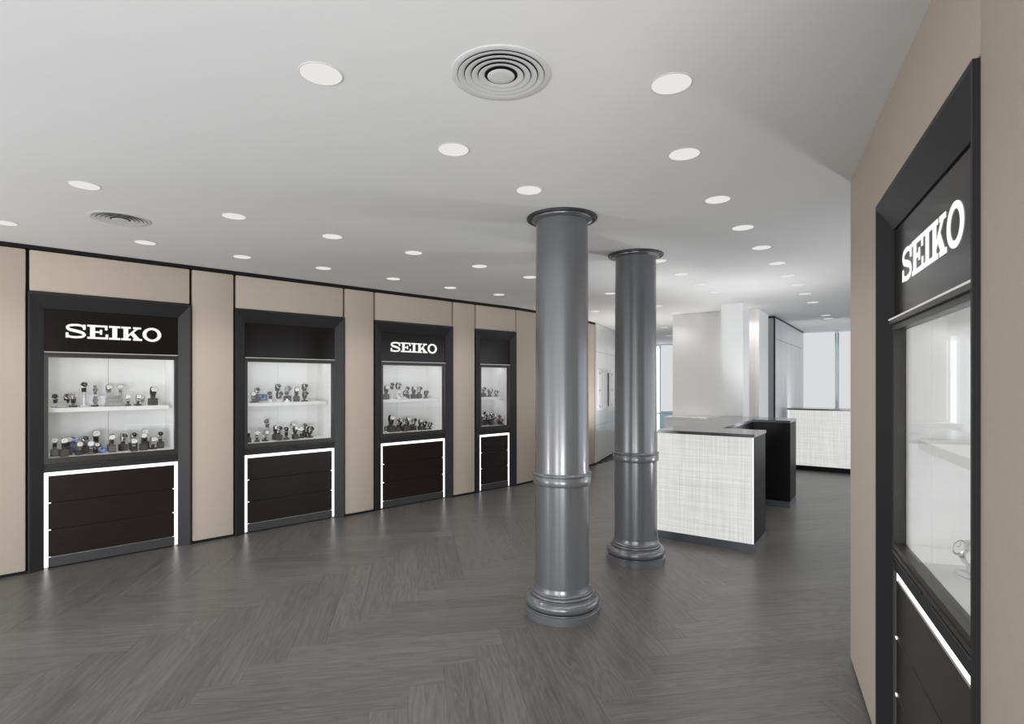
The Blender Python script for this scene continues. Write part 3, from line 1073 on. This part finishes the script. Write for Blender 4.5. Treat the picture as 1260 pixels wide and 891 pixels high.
# ------------------------------------------------------------------ white back walls, pillar, tall cabinets
wb = empty('wall_back', (2.6, 8.94, 0), ANG_U)
tag(wb, kind='structure')
MB().box(0, 1.27, 0, 0.9, 0, CEIL).box(0, .66, .9, 4.5, 0, CEIL).build('wall_block', 'white_paint', wb)
MB().box(.93, 1.25, -.012, 0, 0, CEIL).build('wall_panel', 'warm_paint', wb)
MB().box(1.25, 1.30, -.02, .10, 0, CEIL).build('corner_trim', 'white_paint', wb)
wp = MB().box(0, .29, 0, .4, 0, CEIL).build('wall_pillar', 'white_paint')
wp.location = (2.93, 7.745, 0)
wp.rotation_euler = (0, 0, ANG_U)
tag(wp, kind='structure')
lc = empty('low_cabinet', (2.6, 8.94, 0), ANG_U)
tag(lc, 'low white cabinet against the white wall behind the U shaped counter', 'cabinet')
MB().box(0.0, .62, -.38, -.014, 0.06, .95).build('body', 'white_paint', lc)
MB().box(-.01, .63, -.39, -.014, .952, .975).build('top', 'acrylic_white', lc)
MB().box(0.01, .61, -.36, -.02, 0, .06).build('plinth', 'plinth', lc)

# tall cabinets: a run of grey doors towards the far window
cA = Vector((4.33, 9.09, 0))
CDW = 0.594
for k in range(6):
    p = cA + Wd * (CDW * k)
    o = empty('tall_cabinet', p, ANG_U)
    tag(o, f'pale grey full height cabinet, {ORD[k]} in the row beside the rear window', 'cabinet', 'tall grey cabinets at the back')
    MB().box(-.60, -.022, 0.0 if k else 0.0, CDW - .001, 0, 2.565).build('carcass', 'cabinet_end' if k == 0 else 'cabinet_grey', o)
    MB().box(-.021, 0, .003, CDW - .003, .08, 2.222, bev=.0015, seg=1).build('door', 'cabinet_grey', o)
    MB().box(-.021, 0, .003, CDW - .003, 2.228, 2.563, bev=.0015, seg=1).build('upper_door', 'cabinet_grey', o)
    if k == 0:
        MB().box(-.024, .002, -.012, .002, 0, 2.565).build('edge_strip', 'frame', o)
    MB().box(-.60, -.004, 0, CDW - .001, 2.567, CEIL - .001).build('top_trim', 'frame', o)

# ------------------------------------------------------------------ windows
def window(name, loc, ang, width, blinds, z_bot, rail=True):
    w = empty(name, loc, ang)
    tag(w, kind='structure')
    fr = MB()
    fr.box(0, width, -.03, .03, CEIL - .05, CEIL).box(0, width, -.03, .03, 0, .08)
    xs = sorted({0.0, width} | {b[1] for b in blinds[:-1]})
    for x in xs:
        fr.box(x - .0 if x == 0 else x - .02, x + .04 if x == 0 else x + .02, -.03, .03, .08, CEIL - .05)
    fr.build('window_frame', 'window_frame', w)
    prev = 0.04
    for k, (a, b) in enumerate(blinds):
        MB().box(a + .02, b - .02, .035, .041, .08, CEIL - .04).build('pane', 'window_glass', w)
        MB().box(a + .035, b - .035, -.055, -.052, z_bot, CEIL - .03).build('blind', 'daylit_blind', w)
        MB().box(a + .035, b - .035, -.062, -.045, z_bot - .03, z_bot).build('blind_bar', 'blind_edge', w)
    if rail:
        MB().box(0, width, -.11, -.065, z_bot - .075, z_bot - .045).build('rail', 'window_frame', w)
    return w


window('window_1', (6.27, 12.10, 0), math.atan2(-.51, .86), 4.6, [(0, .73), (.73, 1.5), (1.5, 2.5), (2.5, 3.5), (3.5, 4.6)], 0.55, rail=False)
window('window_2', (3.85, 16.05, 0), 0.0, 3.0, [(0.42, 1.9), (1.9, 3.0)], 0.66)

# ------------------------------------------------------------------ display board on the glossy wall
M, L, ang = wall_frame(q0, q1)
wc = empty('wall_showcase', M @ Vector((.10, 0, 0)), ang)
tag(wc, 'shallow glazed showcase fixed on the glossy white wall between the two columns', 'showcase')
bw = 1.25
MB().box(0, bw, -.02, -.001, .98, 1.74, bev=.003, seg=1).build('back_board', 'white_paint', wc)
MB().box(.03, bw - .03, -.05, -.044, 1.00, 1.72).build('glass_cover', 'glass', wc)
MB().box(.70, .735, -.062, -.046, 1.03, 1.69).build('handle', 'frame', wc)
for x in (.08, .98 * bw - .06):
    for z in (1.05, 1.35, 1.67):
        MB().lathe([(0, 0), (.018, 0), (.018, .05), (0, .05)], 12, Matrix.Translation((x, -.005, z)) @ Matrix.Rotation(math.pi / 2, 4, 'X')).build('standoff', 'aluminium', wc)
fr = MB().box(.30, .32, -.042, -.02, 1.0, 1.72).box(.52, .54, -.042, -.02, 1.0, 1.72).box(.30, .95, -.042, -.02, 1.70, 1.72).box(.93, .95, -.042, -.02, 1.0, 1.72)
fr.build('divider', 'aluminium', wc)

# ------------------------------------------------------------------ ceiling fittings
ring_me = MB().lathe([(.068, -.0005), (.0755, -.0005), (.0757, -.0015), (.0745, -.0022), (.0705, -.0022), (.068, -.0015)], 40, close=True).mesh('trim_ring', 'vent_white', 40)
disc_me = MB().lathe([(0, -.0005), (.0705, -.0005), (.0705, -.0026), (.05, -.003), (0, -.0032)], 40).mesh('diffuser', 'lamp_disc', 60)
ROWS = [
    ('row nearest the left cases', [(5, 274), (179, 298.5), (298, 316), (398, 330), (484, 343), (554, 354), (614, 362.5)]),
    ('second row from the left cases', [(104, 228), (288, 266), (409, 291), (509, 311), (590, 327.5), (652, 341)]),
    ('row leading to the nearer column', [(395, 91), (558, 184), (651, 234)]),
    ('long row towards the right window', [(826, 103), (842, 189.5), (883, 245.5), (914, 280), (937, 304.6), (956, 324), (969, 339.5), (980.5, 350.5), (990.6, 361.5), (1000, 372), (1016, 388), (1019, 392)]),
    ('row over the U shaped counter', [(810, 321), (838, 337.5), (862, 349.8), (882, 359.5), (919, 378.5)]),
    ('row between the two grey columns', [(751, 361), (732.6, 383)]),
    ('row in front of the white back wall', [(809.5, 376.5), (830.7, 384.5)]),
    ('passage towards the far left window', [(818, 403), (823, 413)]),
]
DIM = {'row in front of the white back wall': .35, 'row over the U shaped counter': .6}      # power lowered to tame hot spots on the white wall and pillar
for rname, pts in ROWS:
    for k, (px, py) in enumerate(pts):
        p = ground(px, py, CEIL)
        o = empty('downlight', p)
        link('trim_ring', ring_me, o)
        link('diffuser', disc_me, o)
        tag(o, f'round ceiling downlight, {ORD[k]} from camera in {rname}', 'downlight', 'recessed ceiling downlights')
        ld = bpy.data.lights.new('downlight_lamp', 'SPOT')
        ld.energy = SPOT_W * DIM.get(rname, 1.0)
        ld.spot_size = math.radians(130)
        ld.spot_blend = 0.8
        ld.shadow_soft_size = 0.06
        ld.color = (1.0, 0.975, 0.95)
        lo = bpy.data.objects.new('downlight_lamp', ld)
        COL.objects.link(lo)
        lo.parent = o
        lo.location = (0, 0, -.03)


def vent(loc, label):
    o = empty('ceiling_vent', loc)
    tag(o, label, 'vent', 'round ceiling vents')
    MB().lathe([(0, -.0005), (.156, -.0005), (.156, -.0015), (0, -.0015)], 56).build('backing', 'black_gap', o)  # shade of the recess above the rings, painted as a flat black disc
    MB().lathe([(.1535, -.0005), (.176, -.0005), (.1765, -.002), (.174, -.003), (.156, -.0045), (.1535, -.004)], 56, close=True).build('flange', 'vent_white', o, 40)
    for r in (.1515, .1275, .1035, .0795):
        MB().lathe([(r - .0210, -.0020), (r - .002, -.0072), (r, -.0066), (r - .0200, -.0013)], 56, close=True).build('ring', 'vent_white', o, 40)
    MB().lathe([(0, -.0025), (.034, -.0025), (.046, -.0065), (.048, -.0068), (.046, -.0078), (.03, -.0085), (0, -.0088)], 48).build('centre_disc', 'vent_white', o, 40)


vent(ground(616.5, 92, CEIL), 'round white ring vent in the ceiling ahead of the nearer column, larger in view')
vent(ground(148, 269.5, CEIL), 'round white ring vent in the ceiling before the nearest left display case')
